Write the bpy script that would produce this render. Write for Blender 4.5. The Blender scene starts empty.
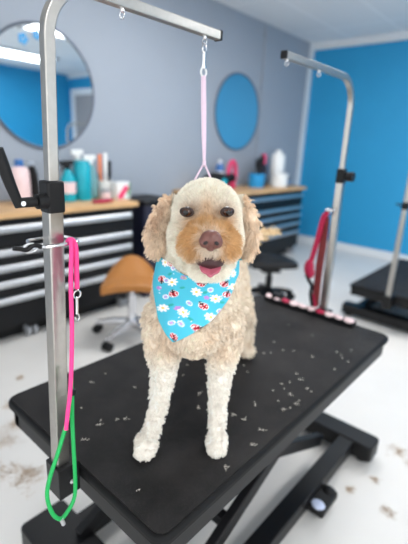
import bpy, bmesh, math, random
import numpy as np
from mathutils import Vector, Matrix, Euler
from mathutils.bvhtree import BVHTree

PI = math.pi
scene = bpy.context.scene
COL = scene.collection
random.seed(4)

# ------------------------------------------------------------------ camera
cam_d = bpy.data.cameras.new('camera')
cam = bpy.data.objects.new('camera', cam_d)
COL.objects.link(cam)
RGT = Vector((0.662, -0.748, 0.046)); DWN = Vector((-0.193, -0.229, -0.954)); FWD = Vector((0.724, 0.623, -0.296))
FWD.normalize(); RGT = (RGT - FWD * RGT.dot(FWD)).normalized(); UP = RGT.cross(FWD)
cam.matrix_world = Matrix(((RGT.x, UP.x, -FWD.x, 0), (RGT.y, UP.y, -FWD.y, 0), (RGT.z, UP.z, -FWD.z, 1.3), (0, 0, 0, 1)))
cam_d.sensor_fit = 'VERTICAL'; cam_d.sensor_height = 36.0; cam_d.sensor_width = 27.0
cam_d.lens = 411.4 / 544 * 36
cam_d.clip_start = 0.02
cam_d.dof.use_dof = True; cam_d.dof.focus_distance = 0.72; cam_d.dof.aperture_fstop = 2.5
scene.camera = cam

# ------------------------------------------------------------------ light
w = bpy.data.worlds.new('world'); scene.world = w; w.use_nodes = True
wb = w.node_tree.nodes['Background']; wb.inputs[0].default_value = (0.93, 0.97, 1.0, 1); wb.inputs[1].default_value = 1.15
TROFFER = 9.0
vs = scene.view_settings
vs.view_transform = 'Standard'; vs.look = 'None'; vs.gamma = 1; vs.use_curve_mapping = False
vs.exposure = 0.78


# ------------------------------------------------------------------ materials
def lin(c):
    return tuple(((v / 255) / 12.92 if v / 255 <= 0.04045 else ((v / 255 + 0.055) / 1.055) ** 2.4) for v in c)


def mat(name, rgb, rough=0.5, metal=0.0, var=0.0, scale=20.0, spec=0.5, emit=None, alpha=None, bump=0.0, coat=0.0):
    m = bpy.data.materials.new(name); m.use_nodes = True
    nt = m.node_tree; b = nt.nodes['Principled BSDF']
    c = lin(rgb)
    b.inputs['Base Color'].default_value = (*c, 1)
    b.inputs['Roughness'].default_value = rough; b.inputs['Metallic'].default_value = metal
    b.inputs['Specular IOR Level'].default_value = spec
    if coat: b.inputs['Coat Weight'].default_value = coat
    if var or bump:
        tc = nt.nodes.new('ShaderNodeTexCoord'); no = nt.nodes.new('ShaderNodeTexNoise')
        no.inputs['Scale'].default_value = scale; no.inputs['Detail'].default_value = 5
        nt.links.new(tc.outputs['Object'], no.inputs['Vector'])
        if var:
            r = nt.nodes.new('ShaderNodeValToRGB')
            r.color_ramp.elements[0].position = 0.3; r.color_ramp.elements[1].position = 0.7
            r.color_ramp.elements[0].color = (*[max(0, v * (1 - var)) for v in c], 1)
            r.color_ramp.elements[1].color = (*[min(1, v * (1 + var)) for v in c], 1)
            nt.links.new(no.outputs['Fac'], r.inputs['Fac']); nt.links.new(r.outputs['Color'], b.inputs['Base Color'])
        if bump:
            bp = nt.nodes.new('ShaderNodeBump'); bp.inputs['Strength'].default_value = bump; bp.inputs['Distance'].default_value = 0.002
            nt.links.new(no.outputs['Fac'], bp.inputs['Height']); nt.links.new(bp.outputs['Normal'], b.inputs['Normal'])
    if emit:
        b.inputs['Emission Color'].default_value = (1, 1, 1, 1); b.inputs['Emission Strength'].default_value = emit
    if alpha:
        b.inputs['Transmission Weight'].default_value = alpha; b.inputs['IOR'].default_value = 1.2
    return m


M = {}
M['floor'] = mat('white_epoxy_floor', (216, 213, 209), 0.34, var=0.035, scale=3.0)
M['grey_wall'] = mat('grey_paint', (154, 162, 173), 0.6, var=0.02, scale=2)
M['blue_wall'] = mat('blue_paint', (34, 150, 202), 0.55, var=0.02, scale=2)
M['white_trim'] = mat('white_trim', (222, 226, 230), 0.5, var=0.01, scale=4)
M['steel'] = mat('brushed_steel', (178, 174, 168), 0.30, 1.0, var=0.06, scale=60)
M['chrome'] = mat('chrome', (215, 215, 218), 0.12, 1.0)
M['alum'] = mat('aluminium', (205, 206, 208), 0.38, 1.0, var=0.04, scale=40)
M['black_metal'] = mat('black_powder_coat', (14, 14, 16), 0.45, spec=.3, var=0.1, scale=50)
M['black_plastic'] = mat('black_plastic', (15, 15, 17), 0.5, spec=.3, var=0.1, scale=60)
M['rubber_edge'] = mat('black_rubber', (14, 14, 15), 0.55, spec=.2, var=0.15, scale=80)
M['wood_top'] = mat('pale_wood', (205, 165, 118), 0.45, var=0.12, scale=9)
M['tan'] = mat('tan_leather', (164, 106, 46), 0.45, var=0.08, scale=14)
M['white_plastic'] = mat('white_plastic', (232, 232, 230), 0.4, var=0.02)
M['grey_plastic'] = mat('grey_plastic', (150, 152, 156), 0.4, var=0.04)
M['pale_blue'] = mat('pale_blue_plastic', (190, 200, 225), 0.4)
M['pink_cord'] = mat('pink_cord', (240, 62, 140), 0.6, var=0.12, scale=300, bump=0.3)
M['magenta'] = mat('magenta_webbing', (178, 14, 66), 0.6, var=0.15, scale=90)
M['dark_red'] = mat('dark_red_webbing', (120, 40, 42), 0.6, var=0.25, scale=60)
M['green_cord'] = mat('green_cord', (10, 168, 82), 0.5, var=0.1, scale=300, bump=0.3)
M['pale_pink'] = mat('pale_pink_webbing', (226, 200, 216), 0.6, var=0.04, scale=200)
M['teal'] = mat('teal_plastic', (0, 158, 176), 0.35, var=0.05)
M['teal_glass'] = mat('teal_clear', (150, 205, 210), 0.15, spec=0.6, alpha=0.5)
M['pinkish'] = mat('pink_white_label', (236, 208, 208), 0.45, var=0.08, scale=30)
M['hot_pink'] = mat('hot_pink_plastic', (226, 60, 110), 0.4, var=0.04)
M['blue'] = mat('blue_plastic', (40, 100, 165), 0.4, var=0.04)
M['sky'] = mat('sky_blue_plastic', (40, 150, 210), 0.35, var=0.04)
M['green'] = mat('green_plastic', (60, 140, 62), 0.4, var=0.05)
M['orange'] = mat('orange_plastic', (226, 130, 84), 0.4, var=0.05)
M['navy'] = mat('navy_cloth', (24, 28, 52), 0.6, var=0.2, scale=30)
M['nose'] = mat('nose_leather', (110, 68, 60), 0.38, var=0.18, scale=180, bump=0.5)
M['nostril'] = mat('nostril', (30, 18, 18), 0.6)
M['tongue'] = mat('tongue', (188, 98, 116), 0.4, var=0.06, scale=120, bump=0.25)
M['mouth'] = mat('mouth_lining', (62, 30, 32), 0.5)
M['lid'] = mat('eyelid', (50, 32, 26), 0.5)
M['pad'] = mat('claw', (60, 50, 46), 0.4)
M['diffuser'] = mat('light_diffuser', (250, 250, 250), 0.5, emit=TROFFER)
M['mirror'] = mat('mirror_glass', (236, 240, 242), 0.015, 1.0)
M['door_grey'] = mat('grey_door', (150, 148, 150), 0.5, var=0.02)


def mat_table():
    m = bpy.data.materials.new('speckled_rubber_mat'); m.use_nodes = True
    nt = m.node_tree; b = nt.nodes['Principled BSDF']; b.inputs['Roughness'].default_value = 0.66; b.inputs['Specular IOR Level'].default_value = .2
    tc = nt.nodes.new('ShaderNodeTexCoord')
    n1 = nt.nodes.new('ShaderNodeTexNoise'); n1.inputs['Scale'].default_value = 900; n1.inputs['Detail'].default_value = 2
    n2 = nt.nodes.new('ShaderNodeTexNoise'); n2.inputs['Scale'].default_value = 9; n2.inputs['Detail'].default_value = 6
    for n in (n1, n2): nt.links.new(tc.outputs['Object'], n.inputs['Vector'])
    r1 = nt.nodes.new('ShaderNodeValToRGB'); r1.color_ramp.elements[0].position = .60; r1.color_ramp.elements[1].position = .74
    r1.color_ramp.elements[0].color = (0, 0, 0, 1); r1.color_ramp.elements[1].color = (.5, .5, .5, 1)
    nt.links.new(n1.outputs['Fac'], r1.inputs['Fac'])
    r2 = nt.nodes.new('ShaderNodeValToRGB'); r2.color_ramp.elements[0].position = .35; r2.color_ramp.elements[1].position = .75
    r2.color_ramp.elements[0].color = (*lin((20, 19, 20)), 1); r2.color_ramp.elements[1].color = (*lin((44, 42, 42)), 1)
    nt.links.new(n2.outputs['Fac'], r2.inputs['Fac'])
    mx = nt.nodes.new('ShaderNodeMix'); mx.data_type = 'RGBA'
    mul = nt.nodes.new('ShaderNodeMath'); mul.operation = 'MULTIPLY'; mul.inputs[1].default_value = .9
    nt.links.new(r1.outputs['Color'], mul.inputs[0])
    nt.links.new(mul.outputs[0], mx.inputs['Factor']); nt.links.new(r2.outputs['Color'], mx.inputs['A'])
    mx.inputs['B'].default_value = (*lin((150, 145, 140)), 1)
    nt.links.new(mx.outputs['Result'], b.inputs['Base Color'])
    bp = nt.nodes.new('ShaderNodeBump'); bp.inputs['Strength'].default_value = .5; bp.inputs['Distance'].default_value = .001
    nt.links.new(n1.outputs['Fac'], bp.inputs['Height']); nt.links.new(bp.outputs['Normal'], b.inputs['Normal'])
    return m


def mat_ceiling():
    m = bpy.data.materials.new('ceiling_tiles'); m.use_nodes = True
    nt = m.node_tree; b = nt.nodes['Principled BSDF']; b.inputs['Roughness'].default_value = .8
    tc = nt.nodes.new('ShaderNodeTexCoord'); br = nt.nodes.new('ShaderNodeTexBrick')
    br.offset = 0; br.inputs['Scale'].default_value = 1
    br.inputs['Brick Width'].default_value = 1.22; br.inputs['Row Height'].default_value = .61
    br.inputs['Mortar Size'].default_value = .012; br.inputs['Mortar Smooth'].default_value = .2
    br.inputs['Color1'].default_value = (*lin((236, 237, 238)), 1); br.inputs['Color2'].default_value = (*lin((230, 232, 234)), 1)
    br.inputs['Mortar'].default_value = (*lin((246, 247, 248)), 1)
    nt.links.new(tc.outputs['Object'], br.inputs['Vector']); nt.links.new(br.outputs['Color'], b.inputs['Base Color'])
    return m


def mat_attr(name, attr, rough, spec=0.3, sheen=0.0):
    m = bpy.data.materials.new(name); m.use_nodes = True
    nt = m.node_tree; b = nt.nodes['Principled BSDF']
    a = nt.nodes.new('ShaderNodeAttribute'); a.attribute_name = attr
    nt.links.new(a.outputs['Color'], b.inputs['Base Color'])
    b.inputs['Roughness'].default_value = rough; b.inputs['Specular IOR Level'].default_value = spec
    if sheen: b.inputs['Sheen Weight'].default_value = sheen
    return m


def mat_eye():
    m = bpy.data.materials.new('brown_eye'); m.use_nodes = True
    nt = m.node_tree; b = nt.nodes['Principled BSDF']; b.inputs['Roughness'].default_value = .06
    tc = nt.nodes.new('ShaderNodeTexCoord'); sx = nt.nodes.new('ShaderNodeSeparateXYZ')
    nt.links.new(tc.outputs['Generated'], sx.inputs[0])
    r = nt.nodes.new('ShaderNodeValToRGB'); r.color_ramp.interpolation = 'EASE'
    e = r.color_ramp.elements; e[0].position = .06; e[0].color = (*lin((14, 9, 8)), 1); e[1].position = .10; e[1].color = (*lin((70, 40, 24)), 1)
    k = e.new(.2); k.color = (*lin((60, 34, 22)), 1); k = e.new(.3); k.color = (*lin((30, 20, 16)), 1)
    nt.links.new(sx.outputs['Y'], r.inputs['Fac']); nt.links.new(r.outputs['Color'], b.inputs['Base Color'])
    return m


M['table_mat'] = mat_table(); M['ceiling'] = mat_ceiling()
M['coat'] = mat_attr('dog_coat', 'tint', .75, .25); M['cloth'] = mat_attr('printed_cotton', 'tint', .75, .2)
M['eye'] = mat_eye()


# ------------------------------------------------------------------ mesh helpers
def link(o, parent=None):
    COL.objects.link(o)
    if parent is not None: o.parent = parent
    return o


def obj(name, bm, m, parent=None, smooth=True, bevel=0.0, seg=2, auto=True):
    bmesh.ops.recalc_face_normals(bm, faces=bm.faces)
    me = bpy.data.meshes.new(name); bm.to_mesh(me); bm.free()
    me.materials.append(m)
    o = bpy.data.objects.new(name, me); link(o, parent)
    if smooth:
        me.polygons.foreach_set('use_smooth', [True] * len(me.polygons))
        if auto: me.set_sharp_from_angle(angle=math.radians(40))
    if bevel:
        b = o.modifiers.new('bevel', 'BEVEL'); b.width = bevel; b.segments = seg; b.limit_method = 'ANGLE'
    return o


def thing(name, label, cat, loc=(0, 0, 0), rz=0, group=None):
    o = bpy.data.objects.new(name, None); o.empty_display_size = .05
    link(o); o.location = loc; o.rotation_euler = (0, 0, rz)
    o['label'] = label; o['category'] = cat
    if group: o['group'] = group
    return o


def tag(o, label, cat, group=None, kind=None):
    o['label'] = label; o['category'] = cat
    if group: o['group'] = group
    if kind: o['kind'] = kind
    return o


def structure(name, bm, m, **k):
    o = obj(name, bm, m, smooth=False, **k); o['kind'] = 'structure'
    return o


def BM(): return bmesh.new()


def box(bm, c, s, rot=None):
    mt = Matrix.Translation(c) @ (rot.to_4x4() if rot is not None else Matrix()) @ Matrix.Diagonal((*s, 1))
    bmesh.ops.create_cube(bm, size=1, matrix=mt)
    return bm


def bx(x0, x1, y0, y1, z0, z1, bm=None):
    bm = bm or BM()
    return box(bm, ((x0 + x1) / 2, (y0 + y1) / 2, (z0 + z1) / 2), (x1 - x0, y1 - y0, z1 - z0))


def beam(bm, a, b, wid, hei):
    a = Vector(a); b = Vector(b); d = (b - a); L = d.length; d.normalize()
    s = d.cross(Vector((0, 0, 1)))
    if s.length < 1e-4: s = Vector((1, 0, 0))
    s.normalize(); u = s.cross(d)
    rot = Matrix((d, s, u)).transposed()
    return box(bm, (a + b) / 2, (L, wid, hei), rot)


def ell(bm, c, r, rot=None, u=20, v=14):
    mt = Matrix.Translation(c) @ (rot.to_matrix().to_4x4() if rot is not None else Matrix()) @ Matrix.Diagonal((*r, 1))
    bmesh.ops.create_uvsphere(bm, u_segments=u, v_segments=v, radius=1, matrix=mt)
    return bm


def cap(bm, pts, n=8):
    """chain of overlapping balls along (p, r) stations"""
    for (p, r), (q, s) in zip(pts, pts[1:]):
        for i in range(n + 1):
            t = i / n
            ell(bm, Vector(p).lerp(Vector(q), t), [r + (s - r) * t] * 3, u=14, v=10)
    return bm


def circ(n, r=1): return [(r * math.cos(2 * PI * i / n), r * math.sin(2 * PI * i / n)) for i in range(n)]


def rsq(h, rad=.25, k=3):
    """rounded square profile half width h"""
    out = []
    R = h * rad
    for q, (sx, sy) in enumerate(((1, 1), (-1, 1), (-1, -1), (1, -1))):
        for i in range(k + 1):
            a = q * PI / 2 + i / k * PI / 2
            out.append((sx * (h - R) + R * math.cos(a), sy * (h - R) + R * math.sin(a)))
    return out


def sweep(bm, pts, prof, scale=None, up=(0, 0, 1), closed=False):
    pts = [Vector(p) for p in pts]; n = len(pts); rings = []
    up = Vector(up); prev = None
    for i, p in enumerate(pts):
        a = pts[i - 1] if (i > 0 or closed) else pts[i]; b = pts[(i + 1) % n] if (i < n - 1 or closed) else pts[i]
        t = (b - a).normalized()
        if prev is None:
            s = up.cross(t)
            if s.length < .05: s = Vector((0, 1, 0)).cross(t)
            if s.length < .05: s = Vector((1, 0, 0)).cross(t)
        else:
            s = prev - t * prev.dot(t)
        s.normalize(); prev = s; v = t.cross(s)
        k = scale[i] if scale else 1
        rings.append([bm.verts.new(p + s * (x * k) + v * (y * k)) for x, y in prof])
    m = len(prof)
    for i in range(n if closed else n - 1):
        A, B = rings[i], rings[(i + 1) % n]
        for j in range(m): bm.faces.new((A[j], A[(j + 1) % m], B[(j + 1) % m], B[j]))
    if not closed:
        bm.faces.new(rings[0][::-1]); bm.faces.new(rings[-1])
    return bm


def smooth_path(pts, k=6):
    pts = [Vector(p) for p in pts]; out = []
    P = [pts[0] * 2 - pts[1]] + pts + [pts[-1] * 2 - pts[-2]]
    for i in range(1, len(P) - 2):
        a, b, c, d = P[i - 1:i + 3]
        for j in range(k):
            t = j / k
            out.append(.5 * ((2 * b) + (c - a) * t + (2 * a - 5 * b + 4 * c - d) * t * t + (3 * b - a - 3 * c + d) * t ** 3))
    out.append(pts[-1]); return out


def tube(bm, pts, r, n=10, **k): return sweep(bm, pts, circ(n, r), **k)


def cyl(bm, a, b, r, n=20, r2=None):
    return sweep(bm, [a, b], circ(n, r), scale=[1, (r2 or r) / r])


def lathe(bm, prof, c=(0, 0, 0), n=24):
    rings = []
    for r, z in prof:
        rings.append([bm.verts.new((c[0] + max(r, 1e-4) * math.cos(2 * PI * i / n), c[1] + max(r, 1e-4) * math.sin(2 * PI * i / n), c[2] + z)) for i in range(n)])
    for A, B in zip(rings, rings[1:]):
        for j in range(n): bm.faces.new((A[j], A[(j + 1) % n], B[(j + 1) % n], B[j]))
    bm.faces.new(rings[0][::-1]); bm.faces.new(rings[-1])
    return bm


def ring(c, r, axis='z', n=20, rx=None):
    out = []
    for i in range(n):
        a = 2 * PI * i / n; u = (rx or r) * math.cos(a); v = r * math.sin(a)
        out.append(Vector(c) + Vector({'z': (u, v, 0), 'y': (u, 0, v), 'x': (0, u, v)}[axis]))
    return out


def rounded_slab(bm, x0, x1, y0, y1, z0, z1, R, k=6):
    out = []
    for cx, cy, a0 in ((x1 - R, y1 - R, 0), (x0 + R, y1 - R, PI / 2), (x0 + R, y0 + R, PI), (x1 - R, y0 + R, 1.5 * PI)):
        for i in range(k + 1):
            a = a0 + i / k * PI / 2; out.append((cx + R * math.cos(a), cy + R * math.sin(a)))
    lo = [bm.verts.new((x, y, z0)) for x, y in out]; hi = [bm.verts.new((x, y, z1)) for x, y in out]
    n = len(out)
    for i in range(n): bm.faces.new((lo[i], lo[(i + 1) % n], hi[(i + 1) % n], hi[i]))
    bm.faces.new(lo[::-1]); bm.faces.new(hi)
    return bm


# ------------------------------------------------------------------ the room
WY, WX, CZ = 2.97, 5.45, 2.62
structure('floor', bx(-2.6, WX + .1, -3.1, WY + .1, -.1, 0), M['floor'])
structure('ceiling', bx(-2.0, WX + .1, -3.1, WY + .1, CZ, CZ + .1), M['ceiling'])
structure('wall_grey', bx(-2.0, WX, WY, WY + .1, 0, CZ), M['grey_wall'])
structure('wall_blue', bx(WX, WX + .1, -3.1, WY + .1, 0, CZ), M['blue_wall'])
structure('wall_opposite', bx(3.0, WX, -3.1, -3.0, 0, CZ), M['blue_wall'])
structure('trim_corner', bx(WX - .10, WX, WY - .02, WY, 0, CZ), M['white_trim'])
structure('trim_crown', bx(WX - .03, WX, -3.0, WY - .02, CZ - .075, CZ), M['white_trim'])
structure('baseboard_blue', bx(WX - .015, WX, -1.6, WY - .02, 0, .09), M['white_trim'])
# door seen only in the round mirror
d1 = structure('door_1', bx(WX - .03, WX, -2.75, -1.95, 0, 2.2), M['door_grey'])
bm = BM(); bx(WX - .05, WX, -2.87, -2.75, 0, 2.32, bm); bx(WX - .05, WX, -1.95, -1.83, 0, 2.32, bm); bx(WX - .05, WX, -2.75, -1.95, 2.2, 2.32, bm)
structure('trim_door', bm, M['white_trim'])
for x, y, l in ((3.6, -1.6, 'ceiling light panel mirrored in the round mirror behind the steel post'),
                (3.4, 0.6, 'unseen ceiling light panel added to brighten the background, over the gap between the two grooming tables'),  # added out of view to brighten the far room and ceiling
                (2.2, 1.65, 'unseen ceiling light panel added as extra light in front of the tool chests, above the dog'),  # second unseen panel, added for more light on the rear floor and walls
                (0.2, -1.6, 'ceiling light panel above the open floor in front of the table')):
    t = thing('ceiling_light', l, 'light', (x, y, CZ - .03), 0, 'ceiling light panels')
    bm = BM()
    for s in (-1, 1):
        box(bm, (s * .61, 0, .01), (.04, .66, .04)); box(bm, (0, s * .31, .01), (1.26, .04, .04))
    obj('frame', bm, M['white_trim'], t, smooth=False)
    obj('diffuser', box(BM(), (0, 0, .012), (1.18, .58, .01)), M['diffuser'], t, smooth=False)

# ------------------------------------------------------------------ mirrors and conduit on the grey wall
def mirror(x, z, r, label, decals):
    t = thing('wall_mirror', label, 'mirror', (x, WY, z), 0, 'round mirrors on the grey wall')
    bm = BM(); cyl(bm, (0, -.002, 0), (0, -.014, 0), r, 64); obj('mirror_glass', bm, M['mirror'], t)
    bm = BM(); tube(bm, ring((0, -.012, 0), r + .004, 'y', 64), .009, 8, closed=True); obj('frame', bm, M['frame_grey'], t)
    for dx, dz, s in decals:
        bm = BM()
        for k in range(5):
            a = k * 2 * PI / 5
            ell(bm, (dx + s * math.cos(a), -.0155, dz + s * math.sin(a)), (s * .7, .001, s * .7), u=10, v=6)
        d = obj('flower_decal', bm, M['sky'], t); d['label'] = 'small blue flower decal on the mirror'
M['frame_grey'] = mat('dark_grey_frame', (78, 86, 100), .45)
mirror(1.61, 1.625, .40, 'round mirror with thin dark frame behind the near steel post, reflecting a door', ((-.13, .29, .022), (-.03, .335, .02), (.03, .31, .016)))
mirror(3.885, 1.652, .39, 'round mirror above the dog, reflecting only blue wall', ())
bm = BM(); tube(bm, [(4.30, WY - .012, 2.6), (4.30, WY - .012, 1.1)], .009, 8)
for z in (2.5, 1.95, 1.42): cyl(bm, (4.30, WY - .001, z), (4.30, WY - .03, z), .022, 14)
tag(obj('wall_conduit', bm, M['grey_wall']), 'thin grey conduit running down the grey wall beside the smaller mirror', 'conduit')

# ------------------------------------------------------------------ tool chests
def tool_chest(x0, x1, label, bars):
    Y0 = 2.50; W = x1 - x0
    t = thing('tool_chest', label, 'tool chest', (x0, Y0, 0), 0, 'long black tool chests against the grey wall')
    obj('body', bx(.0, W, .02, .455, .10, .82), M['black_metal'], t, smooth=False, bevel=.006)
    obj('wood_top', bx(-.02, W + .02, -.02, .46, .82, .857), M['wood_top'], t, smooth=False, bevel=.004)
    for i, z in enumerate(bars):
        lo = (bars[i + 1] + .03) if i + 1 < len(bars) else .12
        d = obj('drawer', bx(.03, W - .03, -.004, .05, lo, z + .024), M['black_metal'], t, smooth=False, bevel=.003)
        bm = BM()
        prof = [(-.005, .022), (-.02, .02), (-.026, .008), (-.026, -.012), (-.02, -.021), (-.005, -.023)]
        A = [bm.verts.new((.05, y, z + q)) for y, q in prof]; B = [bm.verts.new((W - .05, y, z + q)) for y, q in prof]
        for j in range(len(prof)): bm.faces.new((A[j], A[(j + 1) % 6], B[(j + 1) % 6], B[j]))
        bm.faces.new(A); bm.faces.new(B)
        obj('handle', bm, M['alum'], d, smooth=False)
    for x in (.09, .98, W - .09):
        c = obj('caster', box(BM(), (x, .055, .085), (.06, .06, .03)), M['black_plastic'], t, bevel=.004)
        for dx in (-.022, .022):
            bm = BM(); cyl(bm, (x + dx - .012, .055, .04), (x + dx + .012, .055, .04), .04, 20); obj('wheel', bm, M['grey_plastic'], c, bevel=.004)
    obj('bottom_plinth', bx(.02, W - .02, .11, .44, .0, .10), M['black_metal'], t, smooth=False)
    h = obj('push_handle', tube(BM(), smooth_path([(W, .1, .74), (W + .05, .1, .77), (W + .06, .2, .775), (W + .06, .32, .775), (W + .05, .4, .77), (W, .4, .74)], 5), .014, 10), M['black_plastic'], t)
    return t
BARS = (.757, .613, .515, .414, .305)
tool_chest(.20, 2.05, 'wood-topped black tool chest with long silver drawer pulls, below the round mirror reflecting a door', BARS)
tool_chest(2.92, 4.74, 'wood-topped black tool chest in the corner by the blue wall', BARS)

bm = rounded_slab(BM(), 2.20, 2.55, 2.55, 2.92, .02, .80, .04)
b_ = thing('storage_bin', 'dark navy upright bin just right of the left tool chest', 'bin', (0, 0, 0))
obj('body', bm, M['navy'], b_); obj('lid', rounded_slab(BM(), 2.19, 2.56, 2.54, 2.93, .80, .84, .045), M['black_plastic'], b_, bevel=.01)
obj('foot', rounded_slab(BM(), 2.22, 2.53, 2.57, 2.90, .0, .02, .03), M['black_plastic'], b_)

# ------------------------------------------------------------------ supplies on the counters (top at z .857)
CT = .857
def bottle(name, x, y, label, body, bm_mat, cap_prof, cap_mat, band=None, group=None, cat='bottle'):
    t = thing(name, label, cat, (x, y, CT), 0, group)
    obj('body', lathe(BM(), body), bm_mat, t)
    if cap_prof: obj('cap', lathe(BM(), cap_prof), cap_mat, t)
    if band:
        (z0, z1, r, bmat) = band
        obj('label_band', lathe(BM(), [(r, z0), (r, z1)]), bmat, t)
    return t
G1 = 'grooming supplies on the left counter'; G2 = 'grooming supplies on the right counter'
bottle('shampoo_bottle', 1.29, 2.76, 'white and pink bottle with blue cap left of the near steel post', [(.055, 0), (.06, .01), (.06, .21), (.05, .24), (.025, .25)], M['pinkish'], [(.026, .25), (.028, .252), (.028, .29), (.02, .295)], M['blue'], (.05, .17, .0605, M['pinkish']), G1)
t = thing('hair_clipper', 'dark upright clipper standing beside the white and pink bottle', 'clipper', (1.41, 2.80, CT), 0, G1)
obj('body', sweep(BM(), [(0, 0, 0), (0, 0, .1), (-.005, 0, .2), (-.02, 0, .25)], circ(14, .03), scale=[1, .95, .85, .7]), M['black_plastic'], t)
obj('blade', box(BM(), (-.024, 0, .265), (.045, .02, .03)), M['alum'], t, smooth=False); obj('base', lathe(BM(), [(.05, 0), (.05, .02), (.035, .03)]), M['black_plastic'], t)
t = bottle('spray_bottle', 1.63, 2.74, 'dark teal bottle with pink label and black trigger right of the near post', [(.05, 0), (.052, .01), (.052, .16), (.025, .21), (.018, .23)], M['teal'], [(.02, .23), (.022, .26), (.015, .265)], M['black_plastic'], (.06, .14, .0527, M['pinkish']), G1)
obj('trigger', beam(beam(BM(), (-.06, 0, .27), (.045, 0, .275), .025, .03), (-.03, 0, .26), (-.045, 0, .215), .012, .012), M['black_plastic'], t, bevel=.004)
bottle('detangler_bottle', 1.755, 2.75, 'solid bright teal bottle in the middle of the left counter', [(.06, 0), (.064, .01), (.064, .25), (.055, .265)], M['teal'], [(.058, .265), (.058, .285), (.03, .29)], M['teal'], None, G1)
t = bottle('spray_bottle', 1.86, 2.80, 'clear spray bottle with white trigger right of the bright teal bottle', [(.045, 0), (.05, .01), (.05, .17), (.025, .24), (.018, .26)], M['teal_glass'], [(.02, .26), (.022, .29), (.015, .295)], M['white_plastic'], None, G1)
obj('trigger', beam(beam(BM(), (-.06, 0, .305), (.045, 0, .31), .025, .035), (-.03, 0, .29), (-.05, 0, .24), .012, .012), M['white_plastic'], t, bevel=.004)
t = bottle('spray_bottle', 1.80, 2.88, 'tall clear spray bottle standing behind the bright teal bottle', [(.045, 0), (.05, .01), (.05, .2), (.025, .27), (.018, .29)], M['teal_glass'], [(.02, .29), (.022, .33), (.015, .335)], M['white_plastic'], None, G1)
obj('trigger', beam(BM(), (-.05, 0, .34), (.05, 0, .345), .025, .035), M['white_plastic'], t, bevel=.004)
t = thing('tool_cup', 'pale cup holding upright combs and brushes at the right end of the left counter', 'cup', (2.0, 2.82, CT), 0, G1)
bm = lathe(BM(), [(.05, 0), (.06, .01), (.066, .13), (.06, .13), (.054, .02), (.001, .015)]); obj('body', bm, M['white_plastic'], t)
for dx, dy, h, mm, nm, lb in ((-.03, .0, .32, 'orange', 'comb', 'orange-handled comb sticking up out of the pale cup'), (.0, -.02, .33, 'white_plastic', 'comb', 'white comb sticking up out of the pale cup'), (-.015, .025, .24, 'green', 'grooming_brush', 'green brush in the pale cup'),
                          (.04, .0, .27, 'black_plastic', 'grooming_brush', 'black brush with two prongs standing in the pale cup'), (.03, .03, .22, 'blue', 'comb', 'blue comb low in the pale cup')):
    k = thing(nm, lb, 'comb' if nm == 'comb' else 'brush', (2.0 + dx, 2.82 + dy, CT + .02), 0, 'combs and brushes in the cup')
    obj('handle', sweep(BM(), [(0, 0, 0), (dx * .2, 0, h * .55)], rsq(.009)), M[mm], k)
    bm = BM(); box(bm, (dx * .3, 0, h * .75), (.03, .014, h * .45)); obj('comb_head', bm, M[mm], k, bevel=.005)
t = thing('wipes_box', 'white box with pink and green slanted print on the left counter', 'box', (2.05, 2.68, CT), .12, G1)
obj('carton', box(BM(), (0, 0, .065), (.14, .08, .13)), M['white_plastic'], t, smooth=False, bevel=.004)
obj('stripe', beam(beam(BM(), (-.06, -.041, .01), (.03, -.041, .1), .002, .035), (-.03, -.041, .005), (.06, -.041, .095), .002, .012), M['hot_pink'], t, smooth=False)
obj('corner_print', beam(BM(), (.045, -.041, .02), (.065, -.041, .12), .002, .02), M['green'], t, smooth=False)
t = thing('spool', 'magenta flat pouch lying at the front edge of the left counter', 'pouch', (1.80, 2.56, CT), .1, G1); t.name = 'zip_pouch'
obj('body', ell(BM(), (0, 0, .012), (.10, .04, .012)), M['magenta'], t); obj('zip', beam(BM(), (-.07, 0, .024), (.07, 0, .024), .006, .003), M['black_plastic'], t)
t = thing('skin_cream_jar', 'small beige jar in front of the clear spray bottle', 'jar', (1.91, 2.68, CT), 0, G1)
obj('body', lathe(BM(), [(.035, 0), (.037, .005), (.037, .06)]), M['pinkish'], t); obj('lid', lathe(BM(), [(.039, .06), (.039, .08), (.03, .083)]), M['grey_plastic'], t)

# right counter
t = thing('slicker_brush', 'pink ring-handled brush standing beside a blue bottle behind the dog', 'brush', (3.64, 2.80, CT), 0, G2)
obj('ring_handle', tube(BM(), ring((0, 0, .16), .12, 'y', 24, rx=.06), .024, 10, closed=True), M['hot_pink'], t); obj('base', lathe(BM(), [(.05, 0), (.05, .03), (.03, .04)]), M['hot_pink'], t)
bottle('shampoo_bottle', 3.50, 2.86, 'blue bottle left of the pink ring-handled brush', [(.04, 0), (.045, .01), (.045, .22), (.02, .26)], M['blue'], [(.02, .26), (.02, .29), (.01, .295)], M['white_plastic'], (.06, .18, .0455, M['white_plastic']), G2)
t = bottle('tool_jar', 4.03, 2.74, 'sky-blue jar holding black tools on the right counter', [(.085, 0), (.09, .01), (.095, .15), (.085, .15), (.08, .03), (.001, .025)], M['sky'], None, None, None, G2, 'jar')
for dx, h in ((.0, .29), (.035, .33)):
    k = thing('grooming_brush', 'black brush standing %s in the sky-blue jar' % ('taller' if h > .3 else 'shorter'), 'brush', (4.03 + dx, 2.74, CT + .03), 0, 'brushes in the sky-blue jar')
    obj('handle', sweep(BM(), [(0, 0, 0), (dx, 0, h * .6)], circ(10, .012)), M['black_plastic'], k)
    obj('brush_head', ell(BM(), (dx * 1.2, 0, h * .8), (.035, .025, h * .22)), M['black_plastic'], k)
bottle('shampoo_bottle', 4.23, 2.80, 'dark bottle with pink cap left of the tall white bottle', [(.045, 0), (.05, .01), (.05, .22), (.03, .25)], M['navy'], [(.032, .25), (.034, .252), (.034, .36), (.02, .37)], M['hot_pink'], None, G2)
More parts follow.
